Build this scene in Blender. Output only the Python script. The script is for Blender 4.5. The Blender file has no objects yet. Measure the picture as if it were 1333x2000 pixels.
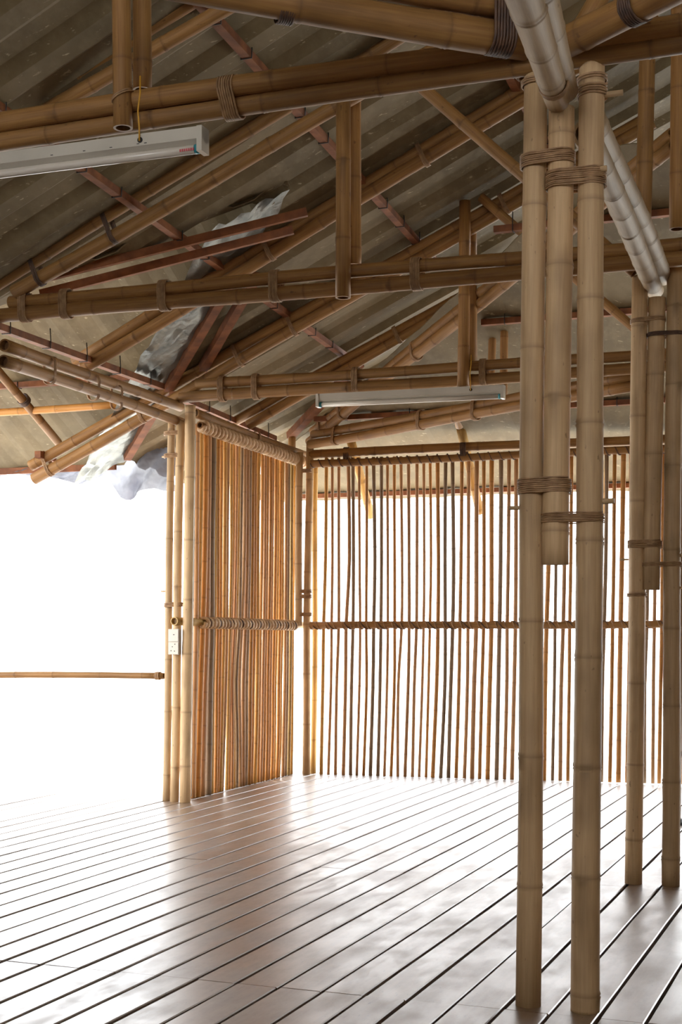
import bpy, math, random
from mathutils import Vector, Matrix
random.seed(11)
S = bpy.context.scene
# ------------------------------------------------------------------ camera, sky, sun, exposure
cam_d = bpy.data.cameras.new('camera'); cam = bpy.data.objects.new('camera', cam_d)
S.collection.objects.link(cam); S.camera = cam
cam.location = (0, 0, 1.5); cam.rotation_euler = (math.pi/2, 0, 0)
cam_d.sensor_fit = 'VERTICAL'; cam_d.sensor_height = 36; cam_d.sensor_width = 24
cam_d.lens = 36*2700/2000; cam_d.shift_y = 0.11; cam_d.clip_end = 500
W = bpy.data.worlds.new('world'); S.world = W; W.use_nodes = True
bg = W.node_tree.nodes['Background']; bg.inputs[0].default_value = (0.96, 0.98, 1, 1); bg.inputs[1].default_value = 6.8
sun_d = bpy.data.lights.new('sun', 'SUN'); sun_d.energy = 5.0; sun_d.angle = math.radians(1.2); sun_d.color = (1, .93, .8)
sun = bpy.data.objects.new('sun', sun_d); S.collection.objects.link(sun)
sun.rotation_euler = Vector((0.14, -0.48, -0.87)).to_track_quat('-Z', 'Y').to_euler()
S.view_settings.view_transform = 'Standard'; S.view_settings.look = 'None'
S.view_settings.gamma = 1; S.view_settings.use_curve_mapping = False
S.view_settings.exposure = 0.1

# ------------------------------------------------------------------ survey of the hall: a runs left along the trusses, b runs away along the eave
F, EYE, HY, CX = 2700., 1.5, 1220., 666.5
TH = math.radians(20)
OX, OY = -1.40, 11.74
Bx, By = math.sin(TH), math.cos(TH); Ax, Ay = -math.cos(TH), math.sin(TH)
def P(a, b, h): return Vector((OX+a*Ax+b*Bx, OY+a*Ay+b*By, h))
def AB(v): dx, dy = v[0]-OX, v[1]-OY; return dx*Ax+dy*Ay, dx*Bx+dy*By
def sight(px, py): return Vector(((px-CX)/F, 1., (HY-py)/F))
def hit(px, py, p, n):
    r = sight(px, py); c = Vector((0, 0, EYE)); p = Vector(p); n = Vector(n)
    return c + r*((p-c).dot(n)/r.dot(n))
def onb(px, py, b): return hit(px, py, P(0, b, 0), (Bx, By, 0))
def ona(px, py, a): return hit(px, py, P(a, 0, 0), (Ax, Ay, 0))
def onh(px, py, h): return hit(px, py, (0, 0, h), (0, 0, 1))
def onv(px, py, q0, q1):
    p0, p1 = P(q0[0], q0[1], 0), P(q1[0], q1[1], 0); d = p1-p0
    return hit(px, py, p0, (-d.y, d.x, 0))
def onp(px, py, fn):                       # on an inclined roof surface h = fn(a, b)
    r = sight(px, py); lo, hi = 1., 40.
    def f(t):
        p = Vector((0, 0, EYE))+r*t; a, b = AB(p); return p.z-fn(a, b)
    for _ in range(60):
        m = (lo+hi)/2
        if (f(lo) < 0) == (f(m) < 0): lo = m
        else: hi = m
    return Vector((0, 0, EYE))+r*lo

# ------------------------------------------------------------------ materials
def newmat(name):
    m = bpy.data.materials.new(name); m.use_nodes = True
    nt = m.node_tree; b = nt.nodes['Principled BSDF']; return m, nt, b
def mix(nt, f, a, b, mode='MIX'):
    n = nt.nodes.new('ShaderNodeMix'); n.data_type = 'RGBA'; n.blend_type = mode; n.clamp_result = True
    for i, v in ((0, f), (6, a), (7, b)):
        if isinstance(v, (int, float)): n.inputs[i].default_value = v
        elif isinstance(v, tuple): n.inputs[i].default_value = v
        else: nt.links.new(v, n.inputs[i])
    return n.outputs[2]
def ramp(nt, src, stops):
    n = nt.nodes.new('ShaderNodeValToRGB'); nt.links.new(src, n.inputs[0]); e = n.color_ramp.elements
    while len(e) < len(stops): e.new(0.5)
    for el, (p, c) in zip(e, stops):
        el.position = p; el.color = (c, c, c, 1) if isinstance(c, (int, float)) else c
    return n.outputs[0]
def noise(nt, vec, scale, detail=3, rough=.5):
    n = nt.nodes.new('ShaderNodeTexNoise'); n.inputs['Scale'].default_value = scale
    n.inputs['Detail'].default_value = detail; n.inputs['Roughness'].default_value = rough
    if vec: nt.links.new(vec, n.inputs['Vector'])
    return n.outputs[0]
def mapping(nt, vec, scale, rot=(0, 0, 0)):
    n = nt.nodes.new('ShaderNodeMapping'); n.inputs['Scale'].default_value = scale; n.inputs['Rotation'].default_value = rot
    nt.links.new(vec, n.inputs['Vector']); return n.outputs[0]
def math_(nt, op, a, b=0.):
    n = nt.nodes.new('ShaderNodeMath'); n.operation = op
    for i, v in ((0, a), (1, b)):
        if isinstance(v, (int, float)): n.inputs[i].default_value = v
        else: nt.links.new(v, n.inputs[i])
    return n.outputs[0]
def rgb(r, g, b): 
    f = lambda c: (c/255/12.92) if c/255 <= .04045 else ((c/255+.055)/1.055)**2.4
    return (f(r), f(g), f(b), 1)
def bamboo(name, c1, c2, dark, rough=.58, blotch=.35, glow=0.):
    m, nt, b = newmat(name)
    uv = nt.nodes.new('ShaderNodeUVMap').outputs[0]
    oi = nt.nodes.new('ShaderNodeObjectInfo')
    off = nt.nodes.new('ShaderNodeVectorMath'); off.operation = 'ADD'
    cmb = nt.nodes.new('ShaderNodeCombineXYZ')
    rnd = math_(nt, 'MULTIPLY', oi.outputs['Random'], 37.)
    nt.links.new(rnd, cmb.inputs[0]); nt.links.new(rnd, cmb.inputs[2])
    nt.links.new(uv, off.inputs[0]); nt.links.new(cmb.outputs[0], off.inputs[1]); v = off.outputs[0]
    streak = noise(nt, mapping(nt, v, (1.2, 9, 1)), 2.2, 4, .6)
    soft = noise(nt, mapping(nt, v, (2.5, 1.2, 1)), 1.3, 2)
    fine = noise(nt, mapping(nt, v, (3, 60, 1)), 3., 2)
    col = mix(nt, ramp(nt, streak, [(.32, 0.), (.68, 1.)]), c1, c2)
    col = mix(nt, math_(nt, 'MULTIPLY', ramp(nt, soft, [(.5, 0.), (.72, 1.)]), blotch), col, dark)
    spots = noise(nt, mapping(nt, v, (9, 5, 1)), 2.6, 2)
    col = mix(nt, math_(nt, 'MULTIPLY', ramp(nt, spots, [(.70, 0.), (.76, 1.)]), .55), col, dark)
    col = mix(nt, .16, col, ramp(nt, fine, [(.3, .25), (.7, .95)]), 'MULTIPLY')
    at = nt.nodes.new('ShaderNodeAttribute'); at.attribute_name = 'ring'
    col = mix(nt, math_(nt, 'MULTIPLY', at.outputs['Fac'], .62), col, dark)
    hsv = nt.nodes.new('ShaderNodeHueSaturation'); nt.links.new(col, hsv.inputs['Color'])
    mr = nt.nodes.new('ShaderNodeMapRange'); nt.links.new(oi.outputs['Random'], mr.inputs[0])
    mr.inputs[3].default_value = .84; mr.inputs[4].default_value = 1.14
    nt.links.new(mr.outputs[0], hsv.inputs['Value'])
    nt.links.new(hsv.outputs[0], b.inputs['Base Color'])
    b.inputs['Roughness'].default_value = rough; b.inputs['Specular IOR Level'].default_value = .35
    bm = nt.nodes.new('ShaderNodeBump'); bm.inputs['Strength'].default_value = .12; bm.inputs['Distance'].default_value = .004
    nt.links.new(streak, bm.inputs['Height']); nt.links.new(bm.outputs[0], b.inputs['Normal'])
    if glow:                                   # thin walled sticks let a little light through
        tr = nt.nodes.new('ShaderNodeBsdfTranslucent'); nt.links.new(hsv.outputs[0], tr.inputs[0])
        mx = nt.nodes.new('ShaderNodeMixShader'); mx.inputs[0].default_value = glow
        nt.links.new(b.outputs[0], mx.inputs[1]); nt.links.new(tr.outputs[0], mx.inputs[2])
        nt.links.new(mx.outputs[0], nt.nodes['Material Output'].inputs[0])
    return m
M = {}
M['post'] = bamboo('bamboo_pale_culm', rgb(210, 177, 134), rgb(190, 156, 114), rgb(112, 84, 56))
M['beam'] = bamboo('bamboo_tan_culm', rgb(166, 122, 70), rgb(138, 97, 54), rgb(88, 60, 38))
M['bleached'] = bamboo('bamboo_bleached_culm', rgb(182, 156, 120), rgb(164, 138, 104), rgb(118, 92, 66))
M['straw'] = bamboo('bamboo_straw_culm', rgb(214, 178, 112), rgb(190, 150, 88), rgb(120, 90, 52))
M['orange'] = bamboo('bamboo_orange_stick', rgb(208, 150, 80), rgb(192, 130, 66), rgb(122, 80, 46), .5, .25)
M['gold'] = bamboo('bamboo_golden_stick', rgb(216, 170, 98), rgb(204, 152, 78), rgb(140, 96, 54), .5, .22)
M['brown'] = bamboo('bamboo_brown_stick', rgb(202, 154, 106), rgb(184, 136, 92), rgb(122, 90, 64), .5, .25)
M['grey'] = bamboo('bamboo_grey_stick', rgb(164, 138, 108), rgb(142, 116, 90), rgb(96, 80, 64), .55, .3)
def flat(name, c, rough=.5, nscale=0, c2=None, metal=0., bump=0.):
    m, nt, b = newmat(name); b.inputs['Roughness'].default_value = rough; b.inputs['Metallic'].default_value = metal
    if nscale:
        co = nt.nodes.new('ShaderNodeTexCoord').outputs['Object']
        n = noise(nt, co, nscale, 4)
        nt.links.new(mix(nt, ramp(nt, n, [(.35, 0.), (.65, 1.)]), c, c2 or c), b.inputs['Base Color'])
        if bump:
            bp = nt.nodes.new('ShaderNodeBump'); bp.inputs['Strength'].default_value = bump; bp.inputs['Distance'].default_value = .02
            nt.links.new(n, bp.inputs['Height']); nt.links.new(bp.outputs[0], b.inputs['Normal'])
    else: b.inputs['Base Color'].default_value = c
    return m
M['rope'] = flat('rattan_strip', rgb(172, 136, 98), .6, 30, rgb(140, 106, 74))
M['ropedark'] = flat('dark_rattan_strip', rgb(98, 70, 52), .6, 30, rgb(70, 50, 40))
M['wrap'] = flat('pale_rattan_binding', rgb(222, 192, 154), .5, 18, rgb(176, 142, 106))
M['red'] = flat('red_brown_timber', rgb(142, 86, 48), .75, 9, rgb(106, 60, 32))
M['wire'] = flat('black_wire', rgb(40, 34, 32), .5)
M['yellow'] = flat('yellow_cord', rgb(206, 150, 40), .5)
M['enamel'] = flat('white_enamel_steel', rgb(200, 192, 178), .22, 3, rgb(186, 178, 164))
M['tube'] = flat('fluorescent_tube_glass', rgb(206, 196, 182), .10)
M['teal'] = flat('teal_plastic', rgb(40, 130, 140), .4)
M['redink'] = flat('red_print', rgb(190, 60, 70), .5)
M['plate'] = flat('ivory_plastic', rgb(214, 204, 188), .4)
M['black'] = flat('dark_hole', rgb(24, 20, 18), .6)
M['foil'] = flat('crumpled_silver_foil', rgb(150, 150, 144), .38, 7, rgb(116, 118, 116), .7, .9)
# clear tarp
m, nt, b = newmat('milky_plastic_sheet'); M['tarp'] = m
b.inputs['Base Color'].default_value = rgb(122, 122, 130); b.inputs['Roughness'].default_value = .3
tr = nt.nodes.new('ShaderNodeBsdfTranslucent'); tr.inputs[0].default_value = rgb(92, 94, 104)
mx = nt.nodes.new('ShaderNodeMixShader'); mx.inputs[0].default_value = .5
nt.links.new(b.outputs[0], mx.inputs[1]); nt.links.new(tr.outputs[0], mx.inputs[2])
tp_ = nt.nodes.new('ShaderNodeBsdfTransparent'); m2 = nt.nodes.new('ShaderNodeMixShader')
nz = noise(nt, nt.nodes.new('ShaderNodeTexCoord').outputs['Object'], 3.5, 3)
nt.links.new(ramp(nt, nz, [(.3, .0), (.7, .10)]), m2.inputs[0])
nt.links.new(mx.outputs[0], m2.inputs[1]); nt.links.new(tp_.outputs[0], m2.inputs[2])
nt.links.new(m2.outputs[0], nt.nodes['Material Output'].inputs[0])
# corrugated roofing
m, nt, b = newmat('weathered_roof_sheet'); M['sheet'] = m
co = nt.nodes.new('ShaderNodeTexCoord').outputs['Object']
big = noise(nt, co, 1.1, 4, .6); fl = noise(nt, mapping(nt, co, (1, .6, 1), (0, 0, -.35)), 9, 5, .65)
wisp = noise(nt, mapping(nt, co, (1., 2.6, 1), (0, 0, .5)), 11, 3, .7)
col = mix(nt, ramp(nt, big, [(.35, 0.), (.65, 1.)]), rgb(126, 110, 82), rgb(104, 91, 68))
col = mix(nt, math_(nt, 'MULTIPLY', ramp(nt, fl, [(.45, 0.), (.75, 1.)]), .5), col, rgb(142, 126, 98))
col = mix(nt, math_(nt, 'MULTIPLY', ramp(nt, wisp, [(.64, 0.), (.72, 1.)]), .75), col, rgb(190, 176, 144))
nt.links.new(col, b.inputs['Base Color']); b.inputs['Roughness'].default_value = .7; b.inputs['Specular IOR Level'].default_value = .25
# floor boards
m, nt, b = newmat('varnished_floor_boards'); M['floor'] = m
co = nt.nodes.new('ShaderNodeTexCoord').outputs['Object']
PA = math.radians(21.6)
g = mapping(nt, co, (1, 1, 1), (0, 0, PA))
grain = noise(nt, mapping(nt, g, (9, .7, 1)), 3., 5, .6); clo = noise(nt, co, 1.7, 4, .6)
tn = nt.nodes.new('ShaderNodeAttribute'); tn.attribute_name = 'tone'
col = mix(nt, ramp(nt, grain, [(.3, 0.), (.7, 1.)]), rgb(132, 106, 80), rgb(104, 80, 60))
col = mix(nt, math_(nt, 'MULTIPLY', ramp(nt, clo, [(.4, 0.), (.7, 1.)]), .5), col, rgb(152, 128, 102))
col = mix(nt, math_(nt, 'MULTIPLY', tn.outputs['Fac'], .35), col, rgb(96, 66, 50))
scr = noise(nt, mapping(nt, g, (14, 3, 1)), 6, 3, .7)
col = mix(nt, math_(nt, 'MULTIPLY', ramp(nt, scr, [(.64, 0.), (.68, 1.)]), .7), col, rgb(60, 44, 38))
nt.links.new(col, b.inputs['Base Color'])
rn = math_(nt, 'MULTIPLY_ADD', clo, .26); nt.nodes[-1].inputs[2].default_value = .22
b.inputs['IOR'].default_value = 1.75
pat = noise(nt, mapping(nt, g, (3, 1.2, 1)), 2.4, 5, .7)
rn = math_(nt, 'ADD', rn, math_(nt, 'MULTIPLY', ramp(nt, pat, [(.42, 0.), (.66, 1.)]), .10))
nt.links.new(rn, b.inputs['Roughness']); nt.links.new(rn, b.inputs['Coat Roughness'])
b.inputs['Coat Weight'].default_value = .7; b.inputs['Coat IOR'].default_value = 1.7
bp = nt.nodes.new('ShaderNodeBump'); bp.inputs['Strength'].default_value = .10; bp.inputs['Distance'].default_value = .01
nt.links.new(clo, bp.inputs['Height']); nt.links.new(bp.outputs[0], b.inputs['Normal'])
M['under'] = flat('joist_void_dark', rgb(44, 30, 28), .8)  # near-black colour stands in for the dark void below the board gaps
M['shadewall'] = flat('shading_wall_brown', rgb(120, 92, 60), .7, 5, rgb(96, 72, 46))  # brown for the added walls that keep light out of the hall
M['ground'] = flat('pale_dusty_ground', rgb(226, 226, 222), .9, .3, rgb(214, 216, 212))

# ------------------------------------------------------------------ object helpers
def link(name, me, parent=None, mat=None):
    o = bpy.data.objects.new(name, me); S.collection.objects.link(o)
    if mat: me.materials.append(mat)
    if parent: o.parent = parent
    return o
def thing(name, label, cat, loc, group=None):
    o = bpy.data.objects.new(name, None); S.collection.objects.link(o); o.location = loc; o.empty_display_size = .1
    o['label'] = label; o['category'] = cat
    if group: o['group'] = group
    return o
def tag(o, label, cat, group=None):
    o['label'] = label; o['category'] = cat
    if group: o['group'] = group
    return o
class MB:
    def __init__(s): s.v = []; s.f = []; s.uv = []; s.ring = []; s.sm = []
    def build(s, name, mat, parent=None, origin=None):
        org = parent.location.copy() if parent and parent.type == 'EMPTY' else (Vector(origin) if origin is not None else Vector())
        if parent and parent.type != 'EMPTY': org = parent.location.copy() if not parent.parent else parent.parent.location.copy()
        me = bpy.data.meshes.new(name)
        me.from_pydata([tuple(Vector(v)-org) for v in s.v], [], s.f)
        ul = me.uv_layers.new(name='UVMap')
        for i, l in enumerate(me.loops): ul.data[i].uv = s.uv[i]
        at = me.attributes.new('ring', 'FLOAT', 'POINT')
        at.data.foreach_set('value', s.ring)
        me.polygons.foreach_set('use_smooth', s.sm)
        me.update()
        o = link(name, me, parent, mat)
        if not parent: o.location = org
        return o
    def face(s, idx, uvs, smooth=True): s.f.append(idx); s.uv += uvs; s.sm.append(smooth)
    def tube(s, pts, r0, r1=None, nodes=(), seg=16, caps=True, wob=0., hollow=True, ns=1., samples=None):
        """a culm: rings along a path, swollen at each node, open cut ends"""
        pts = [Vector(p) for p in pts]; r1 = r0 if r1 is None else r1
        L = [0.]
        for i in range(1, len(pts)): L.append(L[-1]+(pts[i]-pts[i-1]).length)
        T = L[-1]
        def at(u):
            u = min(max(u, 0), T)
            for i in range(1, len(L)):
                if u <= L[i]+1e-9:
                    t = (u-L[i-1])/max(L[i]-L[i-1], 1e-9); return pts[i-1].lerp(pts[i], t)
            return pts[-1]
        st = [(u, 1., 0.) for u in L]
        for k in range(1, int(T/.5)+1): st.append((k*T/(int(T/.5)+1), .985 if hollow else 1., 0.))
        k = (r0+r1)/2/.05*ns
        for n in nodes:
            if .03 < n < T-.03:
                bud = random.random()*6.283
                st += [(n-.05*k, 1.0, 0., bud, .5), (n-.016*k, 1.0, 0., bud, 1.), (n-.005*k, 1.05, .2, bud, 1.), (n, .995, .7, bud, .6), (n+.006*k, 1.045, .4, bud, .9), (n+.02*k, 1.0, .05, bud, .25)]
        st.sort(); out = [st[0]]
        for q in st[1:]:
            if q[0]-out[-1][0] > .002: out.append(q)
        st = out
        d0 = (pts[1]-pts[0]).normalized()
        up = Vector((0, 0, 1)) if abs(d0.z) < .9 else Vector((0, 1, 0))
        x = d0.cross(up).normalized(); base = len(s.v); ph = random.random()*6
        first = None
        for q in st:
            u, mul, rg = q[:3]
            c = at(u); d = (at(u+.01)-at(u-.01))
            d = d.normalized() if d.length > 1e-6 else d0
            x = (x-d*x.dot(d)).normalized(); y = d.cross(x)
            r = (r0+(r1-r0)*u/max(T, 1e-6))*mul
            c = c + (x*math.sin(u*2.1+ph)+y*math.sin(u*1.7+ph*2))*wob
            for j in range(seg):
                t = 2*math.pi*j/seg
                bb = max(0., math.cos(t-q[3])-.86)/.14*q[4] if len(q) > 3 and seg > 11 else 0.
                s.v.append(c+(x*math.cos(t)+y*math.sin(t))*r*(1+.06*bb)); s.ring.append(min(1., rg+bb))
        n = len(st)
        for i in range(n-1):
            for j in range(seg):
                j2 = (j+1) % seg
                a = base+i*seg+j; b = base+i*seg+j2; c = base+(i+1)*seg+j2; d = base+(i+1)*seg+j
                u0, u1 = st[i][0], st[i+1][0]
                s.face((a, b, c, d), [(u0, j/seg), (u0, (j+1)/seg), (u1, (j+1)/seg), (u1, j/seg)])
        if caps:
            for end in (0, n-1):
                b0 = base+end*seg; c = sum((s.v[b0+j] for j in range(seg)), Vector())/seg
                u = st[end][0]; sgn = 1 if end == 0 else -1
                dd = (at(T)-at(T-.02)).normalized() if end else (at(.02)-at(0)).normalized()
                if not hollow:
                    idx = list(range(b0, b0+seg)); idx = idx[::-1] if end == 0 else idx
                    s.face(tuple(idx), [(u, .5)]*seg, False); continue
                r2 = len(s.v)
                for j in range(seg): s.v.append(c+(s.v[b0+j]-c)*.76); s.ring.append(.1)
                for j in range(seg): s.v.append(c+(s.v[b0+j]-c)*.74+dd*sgn*.05); s.ring.append(1.)  # inside of the cut end painted darker, as shade in the hollow
                for j in range(seg):
                    j2 = (j+1) % seg
                    q = [(b0+j, b0+j2, r2+j2, r2+j), (r2+j, r2+j2, r2+seg+j2, r2+seg+j)]
                    for f in q: s.face(f if end else f[::-1], [(u, .5)]*4, False)
                idx = list(range(r2+seg, r2+2*seg)); idx = idx if end else idx[::-1]
                s.face(tuple(idx), [(u, .5)]*seg, False)
        return s
    def box(s, c, ex, ey, ez):
        """box from centre and three half-axis vectors"""
        c = Vector(c); ex, ey, ez = Vector(ex), Vector(ey), Vector(ez); b = len(s.v)
        for i in (-1, 1):
            for j in (-1, 1):
                for k in (-1, 1): s.v.append(c+ex*i+ey*j+ez*k); s.ring.append(0.)
        for f in ((0, 1, 3, 2), (4, 6, 7, 5), (0, 4, 5, 1), (2, 3, 7, 6), (0, 2, 6, 4), (1, 5, 7, 3)):
            s.face(tuple(b+i for i in f), [(0, 0), (1, 0), (1, 1), (0, 1)], False)
        return s
def nodes_along(T, step, ph=None):
    out = []; u = step*(random.random() if ph is None else ph)
    while u < T: out.append(u); u += step*random.uniform(.88, 1.12)
    return out
def culm(name, p0, p1, r0, r1=None, parent=None, mat='beam', step=.42, ph=None, seg=16, wob=.006, nodes=None, org=None, bow=0.):
    p0, p1 = Vector(p0), Vector(p1); T = (p1-p0).length
    k = max(2, int(T/.6)); pts = [p0.lerp(p1, i/k)+Vector((0, 0, -bow*math.sin(math.pi*i/k))) for i in range(k+1)]
    return MB().tube(pts, r0, r1, nodes_along(T, step, ph) if nodes is None else nodes, seg, wob=wob).build(name, M[mat], parent, org)
def lash(parent, c, axis, off, sep, r, turns=5, mat='rope', rr=.005, tilt=.0, step=None, name='lashing'):
    """cord wound round two culms lying side by side (off = unit vector between them) or one (sep = 0)"""
    c = Vector(c); axis = Vector(axis).normalized(); off = Vector(off); off = (off-axis*off.dot(axis)).normalized()
    y = axis.cross(off); R = r+rr*.8; pts = []; step = step or rr*2.1
    n = 16
    for t in range(turns):
        for k in range(n):
            th = 2*math.pi*k/n; o = off*math.cos(th)*R+y*math.sin(th)*R+off*(sep/2 if math.cos(th) > 0 else -sep/2)
            pts.append(c+o+axis*((t+k/n-turns/2)*step+math.cos(th)*tilt+random.uniform(-.0012, .0012)))
    pts.append(pts[-1]+y*.002)
    return MB().tube(pts, rr, rr, (), 6, hollow=False).build(name, M[mat], parent)
def pair(name, label, cat, up, lo, r=(.045, .045), mat='beam', lashes=(), step=.42, group=None, lmat='rope', turns=5, rr=.005, wob=.006):
    """two culms lashed one on the other; up / lo are (start, end)"""
    root = thing(name, label, cat, lo[0] if lo else up[0], group)
    for q, rad in ((up, r[0]), (lo, r[1])):
        if q: culm('culm', q[0], q[1], rad, rad*.92, root, mat, step, wob=wob)
    if up and lo:
        d = (lo[1]-lo[0]).normalized()
        for t in lashes:
            pl = lo[0].lerp(lo[1], t)
            s = (pl-up[0]).dot((up[1]-up[0]).normalized()); pu = up[0]+(up[1]-up[0]).normalized()*s
            lash(root, (pl+pu)/2, d, pu-pl, (pu-pl).length, max(r)*1.03, turns, lmat, rr)
    return root

# ------------------------------------------------------------------ roof surfaces
def hm(a, b): return 3.60-.06*b-.46*a                 # main left slope
def hr(a, b): return hm(-8.54-a, b)                   # main right slope
def hb(a, b): return 3.43+.34*(2.44-b)                # rear slope
def hw(a, b): return 3.60-.52*b                       # wing, rear slope
def hf(a, b): return 4.51+1.01*(b+1.75)                       # wing, front slope
def prof(t, per=.43, amp=.045):
    t = (t/per) % 1
    if t < .30: return 0
    if t < .46: return amp*(t-.30)/.16
    if t < .80: return amp
    return amp*(1-(t-.80)/.20)
def sheet(name, fn, run, cross0, cross1, lo, hi, ph=0., gain=1.):
    """corrugated sheet; run = axis the ribs follow ('a' or 'b'); lo/hi give its ends along the ribs"""
    mb = MB(); per = .43; ks = []
    c = math.floor(cross0/per)*per
    while c < cross1+per:
        ks += [c+per*q+ph*per for q in (0, .15, .30, .46, .63, .80)]
        c += per
    ks = [k for k in ks if cross0 < k < cross1]; ks = [cross0]+ks+[cross1]
    prev = None
    for k in ks:
        l, h = lo(k), hi(k)
        if h-l < .02: prev = None; continue
        n = 12; row = []
        for i in range(n+1):
            u = l+(h-l)*i/n; a, b = (u, k) if run == 'a' else (k, u)
            row.append(len(mb.v)); mb.v.append(P(a, b, fn(a, b)+prof(k-ph*per)*gain+.004*math.sin(u*5+k*3))); mb.ring.append(0.)
        if prev:
            for i in range(n): mb.face((prev[i], prev[i+1], row[i+1], row[i]), [(0, 0), (1, 0), (1, 1), (0, 1)], False)
        prev = row
    o = mb.build(name, M['sheet'])
    sol = o.modifiers.new('thickness', 'SOLIDIFY'); sol.thickness = .008; sol.offset = 1
    o['kind'] = 'structure'; return o
BN, EV = -14.5, 1.08
def alo(b):
    if b > 0: return min(b, EV)
    if b > -1.75: return b+.12
    if b > -2.5: return -1.75-(b+1.75)/.43+.25
    return EV
sheet('ceiling', hm, 'a', BN, 3.0, lambda b: -4.30, alo, .10)
sheet('ceiling', hr, 'a', BN, 3.0, lambda b: -9.75, lambda b: -4.24, .10)
sheet('ceiling', hb, 'b', -9.4, .9, lambda a: max(-1.25, a+2.66 if a > -4.27 else -5.88-a), lambda a: 4.02, .2, .22)
sheet('ceiling', hw, 'b', -1.75, 7, lambda a: -1.78, lambda a: min(a, 1.12), .45, .2)
sheet('ceiling', hf, 'b', -1.75, 7, lambda a: max(-1.75-.43*(a+1.75), -2.6), lambda a: -1.72, .45)

# ------------------------------------------------------------------ floor, ground
def build_floor():
    mb = MB(); tones = []
    pd = Vector((math.sin(PA), math.cos(PA), 0)); pn = Vector((math.cos(PA), -math.sin(PA), 0)); o0 = Vector((.948, 5.19, 0))
    pitch = .188; under = []
    gaps = [ -64*pitch+i*pitch+random.uniform(-.007, .007) for i in range(130)]
    gaps = [g if abs(g) > .1 else 0. for g in gaps]
    for i in range(len(gaps)-1):
        l, r = gaps[i]+random.uniform(.0055, .0115), gaps[i+1]-random.uniform(.0055, .0115)
        mid = (l+r)/2
        base = o0+pn*mid
        a0, b0 = AB(base); ca, cb = pd.x*Ax+pd.y*Ay, pd.x*Bx+pd.y*By
        ab0 = a0+(0-b0)/cb*ca
        bmax = 2.60 if ab0 < .22 else .10
        if ab0 > 6.5 or ab0 < -9: continue
        cuts = [-14.] + sorted(set([-5.27 if (i+j) % 3 else -5.27-.0 for j in (0,)] + [-8.0, -2.56])) + [bmax]
        cuts = [c for c in cuts if c < bmax]+[bmax]
        for s0, s1 in zip(cuts[:-1], cuts[1:]):
            t0, t1 = (s0-b0)/cb+.0015, (s1-b0)/cb-.0015; tone = random.random(); n = max(1, int((t1-t0)/.45))
            bl = len(mb.v); jl = random.uniform(-.003, .003); z0 = random.uniform(-.0012, .0012)
            for k in range(n+1):
                t = t0+(t1-t0)*k/n
                jl = .6*jl+random.uniform(-.0022, .0022)
                for (off, z) in ((l+jl, -.035), (l+jl, -.004), (l+jl+.004, 0), (r+jl-.004, 0), (r+jl, -.004), (r+jl, -.035)):
                    mb.v.append(o0+pn*off+pd*t+Vector((0, 0, z+z0))); mb.ring.append(0.); tones.append(tone)
            for k in range(n):
                for q in range(5):
                    a = bl+k*6+q
                    mb.face((a, a+1, a+7, a+6), [(0, 0)]*4, False)
            for k in (0, n):
                a = bl+k*6; f = tuple(a+q for q in range(6)); mb.face(f if k else f[::-1], [(0, 0)]*6, False)
    o = mb.build('floor', M['floor']); me = o.data
    at = me.attributes.new('tone', 'FLOAT', 'POINT'); at.data.foreach_set('value', tones)
    o['kind'] = 'structure'
    mb = MB()
    for (a0, a1, b0, b1) in ((-9, .1, -14, 2.58), (.1, 6.5, -14, .08)):
        pts = [P(a0, b0, -.12), P(a1, b0, -.12), P(a1, b1, -.12), P(a0, b1, -.12)]
        c = sum(pts, Vector())/4; ea = (P(a1, b0, 0)-P(a0, b0, 0))/2; eb = (P(a0, b1, 0)-P(a0, b0, 0))/2
        mb.box(c, ea, eb, (0, 0, .08))
    u = mb.build('floor_substructure', M['under']); u['kind'] = 'structure'
build_floor()
g = MB(); g.box((0, 20, -.75), (90, 0, 0), (0, 90, 0), (0, 0, .05)); g = g.build('ground', M['ground']); g['kind'] = 'structure'

# unseen walls added to darken the interior: right, left and behind the viewer
def wall(name, a0, b0, a1, b1, z0, z1, mat):
    p, q = P(a0, b0, 0), P(a1, b1, 0); d = (q-p)/2; n = Vector((d.y, -d.x, 0)).normalized()*.02
    w = MB().box((p+q)/2+Vector((0, 0, (z0+z1)/2)), d, n, (0, 0, (z1-z0)/2)).build(name, M[mat]); w['kind'] = 'structure'
wall('wall_added_right', -8.9, -14.2, -8.9, 2.6, 0, 3.3, 'shadewall')
wall('wall_added_left', .5, -14.2, .5, -2.75, 0, 3.45, 'shadewall')
wall('wall_added_behind', -8.9, -14.2, .5, -14.2, 0, 3.9, 'shadewall')
# ------------------------------------------------------------------ columns
def vpost(px0, y0, px1, y1, b, z0=None):          # straight culm between two sighted points on the plane b
    p0, p1 = onb(px0, y0, b), onb(px1, y1, b)
    if z0 is not None: p0.z = z0
    return p0, p1
def wrap2(root, p, q, r, z, turns=8, rr=.0036, mat='rope', tilt=0.):
    """lashing round two upright culms p,q (points at height z)"""
    d = q-p; d.z = 0
    lash(root, (p+q)/2, (0, 0, 1), d, d.length, r, turns, mat, rr, tilt)
def atz(p0, p1, z): t = (z-p0.z)/(p1.z-p0.z); return p0.lerp(p1, t)
bc = -5.18
col = thing('bamboo_column', 'nearest column: two tall pale bamboo posts lashed to a shorter post hanging between them', 'column', P(-4.27, bc, 0))
L0, L1 = vpost(1032.5, 1963, 1046, 132, bc, .0); R0, R1 = vpost(1144.5, 1971, 1158, 92, bc, .0)
C0, C1 = vpost(1086, 1103, 1097, 212, bc-.01)
def hz(ys, D): return [ (HY-y)*D/F+EYE for y in ys]
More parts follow.
